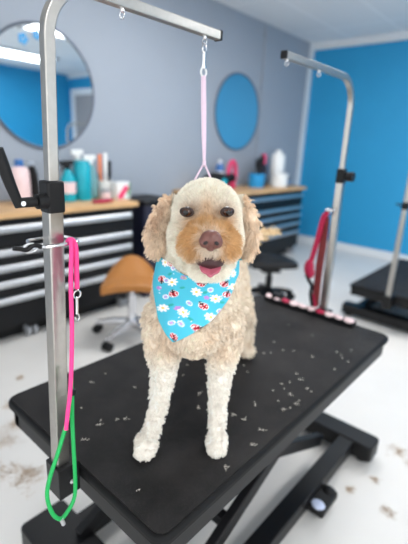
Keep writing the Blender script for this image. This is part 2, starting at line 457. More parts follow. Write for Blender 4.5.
bottle('shampoo_bottle', 4.49, 2.76, 'tall white bottle on the right counter near the corner', [(.08, 0), (.085, .01), (.085, .35), (.06, .38), (.03, .385)], M['white_plastic'], [(.032, .385), (.034, .387), (.034, .42)], M['white_plastic'], None, G2)
bottle('towel_roll', 4.33, 2.62, 'low white tub at the front of the right counter', [(.09, 0), (.1, .01), (.1, .13)], M['white_plastic'], [(.104, .13), (.104, .155), (.08, .16)], M['white_plastic'], None, G2, 'tub').name = 'white_tub'
bottle('ointment_jar', 4.68, 2.74, 'small navy jar at the corner end of the right counter', [(.045, 0), (.05, .01), (.05, .06)], M['blue'], [(.053, .06), (.053, .1), (.04, .105)], M['navy'], None, G2, 'jar')
t = thing('hair_dryer', 'dark rounded dryer partly hidden behind the dog\'s head', 'dryer', (3.28, 2.72, CT), 0, G2)
obj('body', ell(BM(), (0, 0, .09), (.17, .12, .09)), M['black_plastic'], t); obj('nozzle', cyl(BM(), (.1, 0, .1), (.27, 0, .12), .045, 18), M['black_plastic'], t)
obj('dial', cyl(BM(), (-.02, -.11, .1), (-.02, -.135, .1), .03, 16), M['teal'], t)

# ------------------------------------------------------------------ stools
def stool(loc, rz, seat_mat, leg_mat, hz, label, cat='stool', shape='saddle'):
    t = thing('rolling_stool', label, cat, loc, rz)
    bm = BM()
    nu, nv = 24, 20; g = []
    for i in range(nu + 1):
        row = []
        for j in range(nv + 1):
            u = i / nu * 2 - 1; v = j / nv * 2 - 1
            wdt = .185 - .035 * v
            x = u * wdt * math.sqrt(max(0, 1 - .25 * v * v)); y = v * .17 * math.sqrt(max(0, 1 - .2 * u * u))
            if shape == 'saddle': z =   .05 * max(0, v + .2) ** 1.2 + .08 * (1 - u * u) * (.4 + .3 * (v + 1)) - .10
            else: z = .02 * (1 - u ** 4) * (1 - v ** 4)
            row.append(bm.verts.new((x, y, hz + z)))
        g.append(row)
    fs = [bm.faces.new((g[i][j], g[i + 1][j], g[i + 1][j + 1], g[i][j + 1])) for i in range(nu) for j in range(nv)]
    r = bmesh.ops.extrude_face_region(bm, geom=fs)
    for v_ in r['geom']:
        if isinstance(v_, bmesh.types.BMVert): v_.co.z = v_.co.z - .05
    s = obj('seat', bm, seat_mat, t); b = s.modifiers.new('bevel', 'BEVEL'); b.width = .015; b.segments = 3; b.limit_method = 'ANGLE'
    obj('gas_column', cyl(cyl(BM(), (0, 0, .10), (0, 0, hz * .62), .028), (0, 0, hz * .6), (0, 0, hz - .075), .02), leg_mat, t)
    obj('seat_plate', box(BM(), (0, 0, hz - .10), (.16, .12, .02)), M['black_metal'], t)
    for k in range(5):
        a = k * 2 * PI / 5 + .3; d = Vector((math.cos(a), math.sin(a), 0))
        l = obj('leg', sweep(BM(), [d * .02 + Vector((0, 0, .11)), d * .14 + Vector((0, 0, .10)), d * .26 + Vector((0, 0, .075))], rsq(.02), scale=[1.2, 1, .7]), leg_mat, t)
        bm = BM(); p = d * .255; n_ = Vector((-d.y, d.x, 0))
        cyl(bm, p + n_ * .008 + Vector((0, 0, .03)), p + n_ * .028 + Vector((0, 0, .03)), .03, 16); cyl(bm, p - n_ * .028 + Vector((0, 0, .03)), p - n_ * .008 + Vector((0, 0, .03)), .03, 16)
        cyl(bm, p - n_ * .012 + Vector((0, 0, .045)), p + n_ * .012 + Vector((0, 0, .045)), .018, 12)
        obj('caster', bm, M['black_plastic'], l)
    return t
stool((1.66, 2.06, 0), math.radians(-40), M['tan'], M['chrome'], .505, 'rolling stool with tan saddle seat and chrome column in front of the left tool chest')
stool((2.93, 1.78, 0), math.radians(-40), M['black_plastic'], M['black_metal'], .40, 'low black rolling stool behind the dog in front of the corner tool chest', shape='flat')

# ------------------------------------------------------------------ grooming tables
def grooming_table(x0, x1, y0, y1, zt, label, ext, raised):
    t = thing('grooming_table', label, 'grooming table', ((x0 + x1) / 2, (y0 + y1) / 2, 0))
    cx, cy = (x0 + x1) / 2, (y0 + y1) / 2; a, b = (x1 - x0) / 2, (y1 - y0) / 2
    top = obj('tabletop', rounded_slab(BM(), -a, a, -b, b, zt - .028, zt - .003, .030), M['rubber_edge'], t, bevel=.008, seg=3)
    obj('rubber_mat', rounded_slab(BM(), -a + .009, a - .009, -b + .009, b - .009, zt - .004, zt, .025), M['table_mat'], top)
    bm = BM()
    for s in (-1, 1):
        box(bm, (0, s * (b - .03), zt - .058), (2 * a - .03, .03, .06)); box(bm, (s * (a - .03), 0, zt - .058), (.03, 2 * b - .03, .06))
    obj('apron', bm, M['black_metal'], t, smooth=False, bevel=.003)
    # base: two end feet along y, two rails along x
    L0, L1 = -a + (.10 if raised else .12), a - .002 + ext
    for s, X in ((-1, L0), (1, L1)):
        hw = .078 if (raised and s < 0) else .052
        bm = rounded_slab(BM(), X - hw, X + hw, -b - .02, b + .06, .025, .1, .02)
        f = obj('base_foot', bm, M['black_metal'], t, bevel=.006)
        for yy in (-b + .03, b + .01): obj('leveling_foot', lathe(BM(), [(.028, 0), (.03, .01), (.014, .014), (.014, .03)], (X, yy, 0)), M['rubber_edge'], f)
    for yy in (-b + .092, b - .06):
        obj('base_rail', beam(BM(), (L0, yy, .064), (L1, yy, .064), .066, .06), M['black_metal'], t, smooth=False, bevel=.004)
    for yy, y2 in ((-b + .14, -b + .175), (b - .11, b - .145)):
        za, zb = .10, zt - .075
        obj('scissor_leg', beam(BM(), (-a + .14, yy, za), (a - .12, yy, zb), .03, .05), M['black_metal'], t, smooth=False, bevel=.004)
        obj('scissor_leg', beam(BM(), (a - .12, y2, za), (-a + .14, y2, zb), .03, .05), M['black_metal'], t, smooth=False, bevel=.004)
    for fx in ((.28, .72) if raised else (.5,)):
        X = -a + .14 + (2 * a - .26) * fx; z = .10 + (zt - .175) * fx
        obj('cross_tie', beam(BM(), (X, -b + .14, z), (X, b - .11, z), .035, .035), M['black_metal'], t, smooth=False, bevel=.003)
    if raised:
        obj('lift_actuator', cyl(cyl(BM(), (-.35, 0, .12), (0, 0, .25), .03), (0, 0, .25), (.2, 0, .33), .018), M['grey_plastic'], t)
        p = obj('foot_pedal', box(BM(), (.25, -b + .035, .045), (.13, .07, .035)), M['black_plastic'], t, bevel=.008)
        obj('pedal_bracket', box(BM(), (.30, -b + .06, .03), (.05, .06, .02)), M['black_metal'], p)
        for k, dx in enumerate((-.045, .045)): obj('pedal_button', ell(BM(), (.25 + dx, -b + .03, .063), (.022, .026, .012)), M['pale_blue'] if k == 0 else M['black_plastic'], p)
    return t
grooming_table(.384, 1.608, .400, 1.025, .62, 'raised black grooming table with rubber top that the dog stands on', .03, True)
grooming_table(3.10, 4.32, .54, 1.15, .30, 'lowered black grooming table beyond, near the blue wall', -.06, False)


def arc(c, r, a0, a1, n, ex, ez):
    return [Vector(c) + Vector(ex) * (r * math.cos(a0 + (a1 - a0) * i / n)) + Vector(ez) * (r * math.sin(a0 + (a1 - a0) * i / n)) for i in range(n + 1)]


def grooming_arm(loc, top, dirx, zc, ztop, tip, R, label, clamp_z, lever, group, hooks, outer=.0138, inner=.0095):
    """post at loc (foot), leaning to 'top'; arm along dirx (+1/-1) x; all world sizes"""
    t = thing('grooming_post', label, 'grooming post', loc, 0, group)
    L = Vector(loc); lean = (Vector(top) - L) / (top[2] - L.z)
    def at(z): return lean * (z - L.z)
    obj('outer_post', sweep(BM(), [at(L.z), at(zc)], rsq(outer, .16), up=(1, 0, 0)), M['steel'], t, smooth=False)
    p0 = at(zc - .02); pt = at(ztop - R)
    ex, ez = Vector((dirx, 0, 0)), Vector((0, 0, 1))
    c = pt + ex * R
    path = [p0] + arc(c, R, PI, PI / 2, 36, ex, ez) + [Vector((dirx * abs(tip - L.x), pt.y, ztop - L.z))]
    obj('arm_tube', sweep(BM(), path, rsq(inner, .2), up=(0, 1, 0)), M['steel'], t, smooth=False)
    e = path[-1]; obj('end_cap', box(BM(), e + ex * .003, (.008, inner * 2 + .002, inner * 2 + .002)), M['black_plastic'], t, bevel=.002)
    cl = obj('height_clamp', box(BM(), at(clamp_z), (outer * 2 + .005, outer * 2 + .005, .056)), M['black_plastic'], t, bevel=.004)
    if lever:
        z = clamp_z - L.z - .006; q = at(clamp_z)
        obj('clamp_knob', cyl(cyl(BM(), (q.x - .014, q.y - .006, z), (q.x - .032, q.y - .006, z), .013), (q.x - .034, q.y - .006, z), (q.x - .062, q.y - .006, z), .0085), M['black_plastic'], cl)
        obj('clamp_lever', sweep(BM(), [(q.x - .062, q.y - .006, z - .006), (q.x - .074, q.y - .006, z + .03), (q.x - .084, q.y - .006, z + .065), (q.x - .090, q.y - .006, z + .085)], circ(12, .009), scale=[.85, 1, 1.1, 1.1]), M['black_plastic'], cl)
        obj('pivot_screw', cyl(BM(), (q.x - .0605, q.y - .014, z), (q.x - .0605, q.y - .018, z), .0042, 12), M['chrome'], cl)
    else:
        q = at(clamp_z); obj('clamp_knob', cyl(BM(), (q.x, q.y - .02, q.z), (q.x, q.y - .05, q.z), .018), M['black_plastic'], cl)
    for hx in hooks:
        X = hx - L.x
        bm = BM(); zz = ztop - L.z - inner
        cyl(bm, (X, pt.y, zz + .002), (X, pt.y, zz - .006), .005, 12)
        tube(bm, ring((X, pt.y, zz - .011), .0062, 'x', 18), .0014, 8, closed=True)
        obj('eye_hook', bm, M['chrome'], t)
    return t
AG = 'steel grooming arms on the raised table'
a1 = grooming_arm((.352, .682, .575), (.382, .682, 1.46), 1, 1.20, 1.537, .800, .085, 'near square steel grooming arm, its arm reaching above the dog', 1.200, True, AG, (.531, .757))
bm = BM(); bx(-.0175, .031, -.026, .026, -.008, .068, bm)
tc_ = obj('table_clamp', bm, M['black_metal'], a1, smooth=False, bevel=.002)
obj('clamp_bolt', cyl(BM(), (.010, -.026, .03), (.010, -.031, .03), .006, 8), M['chrome'], tc_)
a2 = grooming_arm((1.628, .697, .56), (1.612, .697, 1.5), -1, 1.20, 1.553, 1.115, .10, 'far square steel grooming arm at the other end, pink leash hanging by it', 1.205, False, AG, (1.13, 1.33))
bm = BM(); bx(-.0175, .03, -.03, .03, -.02, .07, bm)
obj('table_clamp', bm, M['black_metal'], a2, smooth=False, bevel=.002)
# arm post of the second table
a3 = thing('grooming_post', 'steel post on the lowered table, its top outside the photo', 'grooming post', (3.055, .83, .22))
obj('outer_post', sweep(BM(), [(0, 0, 0), (0, 0, .98)], rsq(.0165, .2), up=(1, 0, 0)), M['steel'], a3)
obj('table_clamp', bx(-.03, .043, -.03, .03, -.02, .08), M['black_metal'], a3, smooth=False)
obj('arm_tube', sweep(BM(), [(0, 0, .94), (0, 0, 1.16)] + arc((.1, 0, 1.16), .1, PI, PI / 2, 8, (1, 0, 0), (0, 0, 1)) + [(.55, 0, 1.26)], rsq(.0115), up=(0, 1, 0)), M['steel'], a3)
k_ = obj('height_clamp', box(BM(), (0, 0, .74), (.045, .045, .05)), M['black_plastic'], a3, bevel=.003)
obj('clamp_lever', cyl(BM(), (-.02, .0, .742), (-.06, .045, .75), .006, 10), M['black_plastic'], k_)

# ------------------------------------------------------------------ leashes and loops on the near post
t = thing('wire_hanger', 'oval chrome wire loop around the near post with a dark snap on its left', 'hanger', (0, 0, 0))
pts = []
for i in range(28):
    a = 2 * PI * i / 28
    x = .367 + (.026 if math.cos(a) > 0 else -.026) * (1 if abs(math.cos(a)) > .05 else 0) + .014 * math.cos(a); pts.append((x, .678 + .033 * math.sin(a), 1.121 + .004 * math.sin(a) * 0))
obj('wire_loop', tube(BM(), pts, .0028, 8, closed=True), M['chrome'], t)
obj('inner_bar', tube(BM(), [(.33, .6495, 1.121), (.402, .6495, 1.121)], .0025, 8), M['chrome'], t)
c = obj('snap', tube(BM(), smooth_path([(.331, .652, 1.121), (.318, .652, 1.126), (.306, .652, 1.120), (.296, .652, 1.123), (.284, .652, 1.126)], 5), .0042, 8), M['black_metal'], t)
obj('snap_ring', tube(BM(), ring((.312, .652, 1.122), .0075, 'y', 16, rx=.012), .002, 8, closed=True), M['alum'], c)

t = thing('pink_leash', 'bright pink cord leash hanging from the chrome loop on the near post', 'leash', (0, 0, 0))
obj('long_strand', tube(BM(), smooth_path([(.385, .662, 1.117), (.383, .650, 1.127), (.381, .640, 1.118), (.376, .640, 1.05), (.369, .634, .95), (.357, .628, .85), (.346, .624, .80), (.338, .621, .765)], 6), .0042, 10), M['pink_cord'], t)
obj('short_strand', tube(BM(), smooth_path([(.389, .662, 1.117), (.389, .652, 1.126), (.3895, .641, 1.115), (.3895, .641, 1.08), (.389, .642, 1.035)], 6), .0046, 10), M['pink_cord'], t)
sn = obj('swivel_ring', tube(BM(), ring((.3885, .642, 1.024), .0075, 'y', 16), .0018, 8, closed=True), M['chrome'], t)
obj('snap_hook', tube(tube(BM(), smooth_path([(.388, .642, 1.017), (.3875, .642, 1.0), (.3865, .642, .985)], 5), .0026, 8), smooth_path([(.3865, .642, .99), (.391, .642, .978), (.386, .642, .971), (.382, .642, .98)], 5), .0018, 8), M['chrome'], sn)

t = thing('green_loop', 'bright green slip loop hanging down beside the near table clamp', 'slip loop', (0, 0, 0))
GL = [(.366, .640, .8576), (.3613, .635, .8287), (.3522, .63, .7974), (.3413, .625, .7717), (.3138, .615, .7248), (.291, .608, .6864), (.2826, .604, .6553), (.2883, .601, .6147), (.3028, .6, .589)]
GR = [(.366, .636, .8576), (.3625, .633, .8287), (.3575, .63, .7719), (.3483, .615, .7151), (.3439, .608, .6497), (.3372, .604, .6123), (.3188, .601, .5931), (.3028, .6, .589)]
obj('cord', tube(BM(), smooth_path(GL + GR[::-1][1:-1], 5), .0040, 10), M['green_cord'], t)
obj('slider', cyl(BM(), (.3632, .6345, .837), (.3612, .6335, .826), .0075, 14), M['black_plastic'], t)
obj('metal_crimp', cyl(BM(), (.304, .599, .590), (.3085, .599, .572), .0042, 10), M['alum'], t)

# noose from the near arm to the dog's neck
t = thing('grooming_noose', 'pale pink strap noose hanging from the near arm to the dog\'s neck', 'noose', (0, 0, 0))
s = obj('snap_hook', tube(cyl(BM(), (.757, .682, 1.492), (.757, .682, 1.468), .0045, 12), ring((.757, .682, 1.503), .009, 'y', 18, rx=.006), .002, 8, closed=True), M['chrome'], t)
obj('swivel', cyl(BM(), (.757, .682, 1.468), (.757, .682, 1.462), .0065, 12), M['chrome'], s)
obj('strap_ring', tube(BM(), ring((.757, .681, 1.455), .009, 'y', 20), .002, 8, closed=True), M['white_plastic'], t)
K = Vector((.666, .587, 1.263))
def flat(w_, h_): return [(-w_, -h_), (w_, -h_), (w_, h_), (-w_, h_)]
obj('strap', sweep(BM(), [Vector((.757, .681, 1.447)), Vector((.757, .681, 1.447)).lerp(K, .35), Vector((.757, .681, 1.447)).lerp(K, .7), K], [(x_, y_ * .5) for x_, y_ in circ(12, .0056)], scale=[1, 1.05, .9, .55], up=(.67, .74, 0)), M['pale_pink'], t)
obj('slide_bead', cyl(BM(), K + Vector((0, 0, .004)), K - Vector((.004, .004, .006)), .004, 12), M['pale_pink'], t)

# ------------------------------------------------------------------ things at the far end of the raised table
t = thing('patterned_strip', 'black bar with a white and pink patterned top along the table\'s far edge', 'strip', (0, 0, 0))
A0, A1 = Vector((1.572, .955, .620)), Vector((1.572, .535, .620))
obj('bar', beam(BM(), A0 + Vector((0, 0, .010)), A1 + Vector((0, 0, .010)), .045, .02), M['black_plastic'], t, smooth=False, bevel=.003)
for i in range(10):
    p = A0.lerp(A1, (i + .5) / 10) + Vector((-.006, 0, .022)); bm = BM()
    ell(bm, p, (.018 + .004 * (i % 2), .021 - .003 * (i % 3), .007 + .002 * (i % 2)), u=14, v=8); ell(bm, p + Vector((.004, .012, .001)), (.012, .012, .008), u=12, v=8)
    o = obj('pad', bm, M['pinkish'] if i not in (2, 6) else M['magenta'], t); o['label'] = 'white pad' if i not in (2, 6) else 'pink pad'
obj('end_block', box(BM(), (1.575, .90, .645), (.04, .05, .04)), M['black_plastic'], t, bevel=.006)
t = thing('magenta_leash', 'magenta webbing leash with black clip hanging beside the far grooming arm', 'leash', (0, 0, 0))
pth = smooth_path([(1.582, .715, 1.062), (1.582, .733, 1.035), (1.582, .745, .95), (1.582, .760, .86), (1.582, .770, .80), (1.582, .768, .775)], 5)
obj('webbing', sweep(BM(), pth, flat(.010, .0035), up=(1, 0, 0), scale=[.8] + [1] * (len(pth) - 2) + [1.6]), M['magenta'], t)
obj('bundle', ell(ell(BM(), (1.582, .768, .815), (.014, .022, .038)), (1.580, .756, .795), (.014, .016, .024)), M['magenta'], t)
obj('black_clip', tube(BM(), smooth_path([(1.582, .775, .785), (1.582, .762, .76), (1.582, .745, .74), (1.582, .745, .70), (1.582, .735, .665), (1.582, .73, .645)], 5), .008, 8), M['black_plastic'], t)
obj('tail_end', sweep(BM(), [(1.595, .742, .70), (1.59, .728, .66), (1.585, .722, .645)], flat(.009, .004), up=(1, 0, 0)), M['magenta'], t)
obj('tie_ring', tube(BM(), ring((1.590, .712, 1.07), .018, 'z', 18), .003, 8, closed=True), M['alum'], t)
t = thing('red_leash', 'dark red leash hanging straight down against the far post', 'leash', (0, 0, 0))
obj('webbing', sweep(BM(), smooth_path([(1.596, .730, 1.04), (1.596, .726, .95), (1.596, .728, .82), (1.596, .726, .72), (1.596, .722, .65)], 5), flat(.015, .003), up=(1, 0, 0)), M['dark_red'], t)
obj('snap', tube(BM(), smooth_path([(1.596, .730, 1.04), (1.590, .716, 1.06), (1.590, .708, 1.075)], 5), .006, 8), M['alum'], t)

# ------------------------------------------------------------------ the dog
S = .62
DX = Vector((.671, -.742, 0)).normalized()
dog = thing('dog', 'cream curly-coated dog in a teal bandana standing on the raised black table', 'dog', (.57, .53, S), math.atan2(DX.y, DX.x))

bm = BM()
E = lambda c, r, rot=None: ell(bm, c, r, rot)
# head
E((.0295, -.018, .556), (.059, .078, .060)); E((.030, -.05, .548), (.056, .055, .05))
E((-.002, -.035, .518), (.034, .05, .046)); E((.060, -.035, .520), (.034, .05, .046))
E((.033, -.100, .528), (.038, .062, .031)); E((.012, -.106, .520), (.024, .046, .025)); E((.057, -.106, .521), (.024, .046, .025))
E((.036, -.092, .479), (.033, .044, .018)); E((.033, -.045, .485), (.050, .05, .033))
# neck, chest, trunk
cap(bm, [((.027, .0, .51), .061), ((.016, .04, .43), .081), ((.014, .065, .36), .091)])
E((.014, .08, .335), (.092, .12, .11)); E((.014, .035, .318), (.084, .078, .068)); E((.016, .035, .36), (.076, .066, .07))
E((.016, .06, .28), (.06, .09, .032))
cap(bm, [((.018, .08, .335), .092), ((.05, .28, .335), .086), ((.085, .45, .33), .082)])
E((.09, .46, .325), (.082, .085, .092))
# front legs
cap(bm, [((-.046, .035, .315), .048), ((-.050, .028, .25), .037), ((-.048, .026, .20), .027), ((-.058, .022, .11), .0195), ((-.072, .018, .045), .019)])
E((-.082, .004, .022), (.027, .034, .022)); 
for k, (dx, dy) in enumerate(((-.016, -.036), (-.006, -.043), (.006, -.042), (.015, -.033))): E((-.084 + dx, dy + .018, .013), (.0085, .012, .011))
cap(bm, [((.074, .035, .315), .046), ((.080, .028, .25), .034), ((.077, .024, .20), .0265), ((.076, .026, .11), .0190), ((.078, .028, .045), .0185)])
E((.079, .020, .022), (.0245, .034, .022))
for k, (dx, dy) in enumerate(((-.016, -.034), (-.006, -.041), (.006, -.041), (.016, -.034))): E((.079 + dx * .93, dy + .034, .013), (.0085, .012, .011))
# hind legs
for hx, o in ((.122, .198), (.03, .03)):
    cap(bm, [((hx, .44, .30), .055), ((hx + (o - hx) * .4, .40, .21), .040), ((o, .50, .11), .024), ((o, .50, .04), .021)])
    E((o, .475, .021), (.026, .038, .021))
# tail
cap(bm, [((.11, .52, .37), .022), ((.20, .57, .39), .016), ((.272, .58, .415), .008)])
# ears
for sx, cs in ((-1, ((-.040, .006, .562), (-.055, .002, .538), (-.062, -.006, .508), (-.061, -.008, .490))), (1, ((.094, .006, .566), (.104, .002, .542), (.109, -.006, .512), (.107, -.008, .494)))):
    for (c_, r_) in zip(cs, ((.014, .024, .022), (.013, .028, .030), (.013, .028, .030), (.011, .025, .024))):
        E(c_, r_, Euler((0, 0, sx * math.radians(48))))
raw = bpy.data.meshes.new('body'); bm.to_mesh(raw); bm.free()
tmp = bpy.data.objects.new('body', raw); COL.objects.link(tmp)
r = tmp.modifiers.new('remesh', 'REMESH'); r.mode = 'VOXEL'; r.voxel_size = .0042
s_ = tmp.modifiers.new('smooth', 'SMOOTH'); s_.factor = .5; s_.iterations = 7
dg = bpy.context.evaluated_depsgraph_get()
me = bpy.data.meshes.new_from_object(tmp.evaluated_get(dg)); me.name = 'body'
bpy.data.objects.remove(tmp)
nv = len(me.vertices); co = np.empty(nv * 3); me.vertices.foreach_get('co', co); co = co.reshape(-1, 3)
co[:, 2] = np.maximum(co[:, 2], .0005); me.vertices.foreach_set('co', co.ravel())
_rng = np.random.RandomState(3)


def vnoise(p, f, seed):
    L = np.random.RandomState(seed).rand(32, 32, 32)
    q = np.asarray(p) * f + 57.3; i = np.floor(q).astype(int); u = q - i; u = u * u * (3 - 2 * u)
    out = 0
    for a in (0, 1):
        for b in (0, 1):
            for c in (0, 1):
                wgt = (u[:, 0] if a else 1 - u[:, 0]) * (u[:, 1] if b else 1 - u[:, 1]) * (u[:, 2] if c else 1 - u[:, 2])
                out = out + wgt * L[(i[:, 0] + a) % 32, (i[:, 1] + b) % 32, (i[:, 2] + c) % 32]
    return out


def vnoise3(p, f, seed): return np.stack([vnoise(p, f, seed + k) * 2 - 1 for k in range(3)], 1)


def sm(x, a, b):
    t = np.clip((x - a) / (b - a), 0, 1); return t * t * (3 - 2 * t)


EYE = np.array([(-.005, -.1005, .573), (.0605, -.1005, .576)])
NOSE = np.array((.034, -.172, .543))


def blob(p, c, r): return np.exp(-(((p - np.array(c)) / np.array(r)) ** 2).sum(1))


def regions(p):
    x, y, z = p.T
    ear = np.maximum(sm(-(x - .029), .067, .076), sm(x - .029, .064, .072)) * sm(z, .43, .445) * (1 - sm(y, .035, .06))
    ear = np.maximum(ear, sm(np.abs(x - .029), .064, .072) * sm(z, .53, .54) * (1 - sm(z, .59, .60)) * sm(y, -.04, -.03) * (1 - sm(y, .04, .06)))
    head = sm(z, .445, .465) * (1 - sm(y, .06, .10))
    leg = (1 - sm(z, .20, .27)) * (1 - sm(y, .12, .16))
    tail = sm(x, .15, .19) * sm(y, .53, .56) * sm(z, .34, .37)
    return ear, head * (1 - ear), leg, tail


def coat(p):
    p = np.asarray(p); n = len(p); ear, head, leg, tail = regions(p); x, y, z = p.T
    C = lambda a: np.array(lin(a))
    col = np.tile(C((246, 231, 211)), (n, 1))
    def mixin(c, wgt):
        nonlocal col
        wgt = np.clip(wgt, 0, 1)[:, None]; col = col * (1 - wgt) + C(c) * wgt
    mixin((222, 194, 166), (vnoise(p, 38, 11) - .45) * 1.1 * (1 - leg))
    mixin((251, 245, 236), leg * .85)
    mixin((251, 242, 226), head)
    # golden mask
    t1 = sum(blob(p, c, r) * k for c, r, k in (((.006, -.122, .546), (.019, .05, .025), 1.1), ((.062, -.122, .548), (.019, .05, .025), 1.1),
        ((.006, -.125, .519), (.018, .045, .018), .75), ((.061, -.125, .520), (.018, .045, .018), .75), ((.034, -.13, .563), (.024, .045, .020), .75),
        ((.004, -.14, .528), (.022, .035, .022), .6), ((.064, -.14, .530), (.022, .035, .022), .6), ((.029, -.10, .588), (.014, .03, .020), .5)))
    t1 = t1 * head * sm(z, .478, .497) * (1 - .6 * blob(p, (.034, -.15, .50), (.02, .06, .015)))
    mixin((214, 168, 116), t1 * (.86 + .7 * (vnoise(p, 110, 5) - .5)))
    t2 = sum(blob(p, (ex, -.105, .5755), (.017, .03, .0085)) for ex in (-.004, .061)) + .7 * blob(p, (.034, -.165, .563), (.016, .02, .012)) + .55 * blob(p, (.034, -.155, .508), (.03, .03, .014))
    mixin((140, 92, 56), t2 * head * .9)
    mixin((240, 216, 190), ear); mixin((212, 178, 150), ear * sm(vnoise(p, 60, 21), .4, .75) * .7)
    mixin((250, 240, 224), ear * (1 - sm(z, .445, .475)) * .8)
    mixin((224, 182, 132), ear * sm(z, .565, .595) * .4)
    mixin((242, 216, 176), tail)
    return col


def set_tint(me_, cols):
    a = me_.attributes.new('tint', 'FLOAT_COLOR', 'POINT')
    a.data.foreach_set('color', np.concatenate([cols, np.ones((len(cols), 1))], 1).astype(np.float32).ravel())


set_tint(me, coat(co) * .9)
me.materials.clear(); me.materials.append(M['coat'])
me.polygons.foreach_set('use_smooth', [True] * len(me.polygons))
body = bpy.data.objects.new('body', me); link(body, dog)
me.calc_loop_triangles()
tri = np.empty(len(me.loop_triangles) * 3, dtype=np.int32); me.loop_triangles.foreach_get('vertices', tri); tri = tri.reshape(-1, 3)
bvh_body = BVHTree.FromPolygons([tuple(v) for v in co], tri.tolist())

# bandana: a cloth wound round the neck and draped over the chest
NU, NV = 300, 150
th = np.linspace(-PI, PI, NU, endpoint=False)
deg = np.degrees(th)
zb = np.interp(deg, [-180, -110, -75, -58, -46, -34, -22, 0, 22, 42, 58, 72, 110, 180], [.452, .43, .392, .358, .336, .318, .299, .333, .358, .378, .397, .422, .44, .452])
zt_ = np.interp(deg, [-180, -110, -70, -45, -20, 0, 20, 45, 70, 110, 180], [.50, .485, .468, .462, .445, .44, .445, .466, .472, .488, .50])
rad = np.zeros((NU, NV)); Z = np.zeros((NU, NV)); AX = np.zeros((NU, NV, 2))
for i in range(NU):
    for j in range(NV):
        z = zb[i] + (zt_[i] - zb[i]) * j / (NV - 1)
        ax, ay = .02, .045 - (z - .40) * .35
        Z[i, j] = z; AX[i, j] = (ax, ay)
        if i % 3 == 0 and j % 3 == 0:
            d = Vector((math.sin(th[i]), -math.cos(th[i]), 0)); o = Vector((ax, ay, z))
            hit = None; far_ = .16
            # march outwards: last exit of the neck / chest below the ears
            loc, nr, fi, ds = bvh_body.ray_cast(o + d * .17, -d, .17)
            rad[i, j] = (.17 - ds) if loc is not None else .075
            rad[i, j] = min(rad[i, j], .155)
sub = rad[::3, ::3].copy(); base_r = sub.copy()
for it in range(14):
    sub = .5 * sub + .25 * (np.roll(sub, 1, 0) + np.roll(sub, -1, 0)); p_ = np.pad(sub, ((0, 0), (1, 1)), 'edge'); sub = .5 * sub + .25 * (p_[:, :-2] + p_[:, 2:])
    sub = np.maximum(sub, base_r - .001)
ii = np.arange(NU) / 3; jj = np.minimum(np.arange(NV) / 3, sub.shape[1] - 1)
i0 = np.floor(ii).astype(int); fi = (ii - i0)[:, None]; j0 = np.minimum(np.floor(jj).astype(int), sub.shape[1] - 2); fj = (jj - j0)[None, :]
i1 = (i0 + 1) % sub.shape[0]
R_ = (sub[i0][:, j0] * (1 - fj) + sub[i0][:, j0 + 1] * fj) * (1 - fi) + (sub[i1][:, j0] * (1 - fj) + sub[i1][:, j0 + 1] * fj) * fi
R_ = R_ + .0065
fold = .0016 * np.sin(th * 9)[:, None] * np.linspace(.2, 1, NV)[None, :] + .002 * np.sin(th * 4 + 1)[:, None]
R_ = R_ + fold
X_ = AX[..., 0] + np.sin(th)[:, None] * R_; Y_ = AX[..., 1] - np.cos(th)[:, None] * R_
V_ = np.stack([X_, Y_, Z], 2).reshape(-1, 3)
bme = bpy.data.meshes.new('bandana')
F_ = [(i * NV + j, ((i + 1) % NU) * NV + j, ((i + 1) % NU) * NV + j + 1, i * NV + j + 1) for i in range(NU) for j in range(NV - 1)]
bme.from_pydata([tuple(v) for v in V_], [], F_); bme.update()
bme.polygons.foreach_set('use_smooth', [True] * len(bme.polygons))
# the print: motifs laid on the cloth, measured along the cloth
C = lambda a: np.array(lin(a))
cols = np.tile(C((78, 188, 212)), (len(V_), 1))
front = V_[:, 1] < .06


def motif(px, pz):
    d = (V_[:, 0] - px) ** 2 + (V_[:, 2] - pz) ** 2 + np.where(front, 0, 1)
    k = int(np.argmin(d)); c = V_[k]; i = k // NV
    t = V_[((i + 1) % NU) * NV + k % NV] - V_[((i - 1) % NU) * NV + k % NV]; t /= np.linalg.norm(t)
    q = V_ - c; ok = (np.abs(q).max(1) < .03) & front
    return q @ t, q[:, 2] * 1.1, ok


def disc(u, v, ok, r, c): cols[ok & (u * u + v * v < r * r)] = C(c)


def daisy(px, pz, R=.0112, col=(246, 248, 248), rot=0.0):
    u, v, ok = motif(px, pz); a = np.arctan2(v, u) + rot; rr = np.hypot(u, v)
    cols[ok & (rr < R * (.55 + .45 * np.abs(np.cos(a * 4))))] = C(col); disc(u, v, ok, R * .27, (240, 206, 90))


def ringflower(px, pz, R=.0063, inner=(205, 150, 214)):
    u, v, ok = motif(px, pz); disc(u, v, ok, R, (232, 236, 246)); disc(u, v, ok, R * .62, (110, 190, 225)); disc(u, v, ok, R * .4, inner)


def lilac(px, pz, R=.0055):
    u, v, ok = motif(px, pz); a = np.arctan2(v, u); rr = np.hypot(u, v)
    cols[ok & (rr < R * (.65 + .35 * np.abs(np.cos(a * 2.5))))] = C((186, 138, 208))


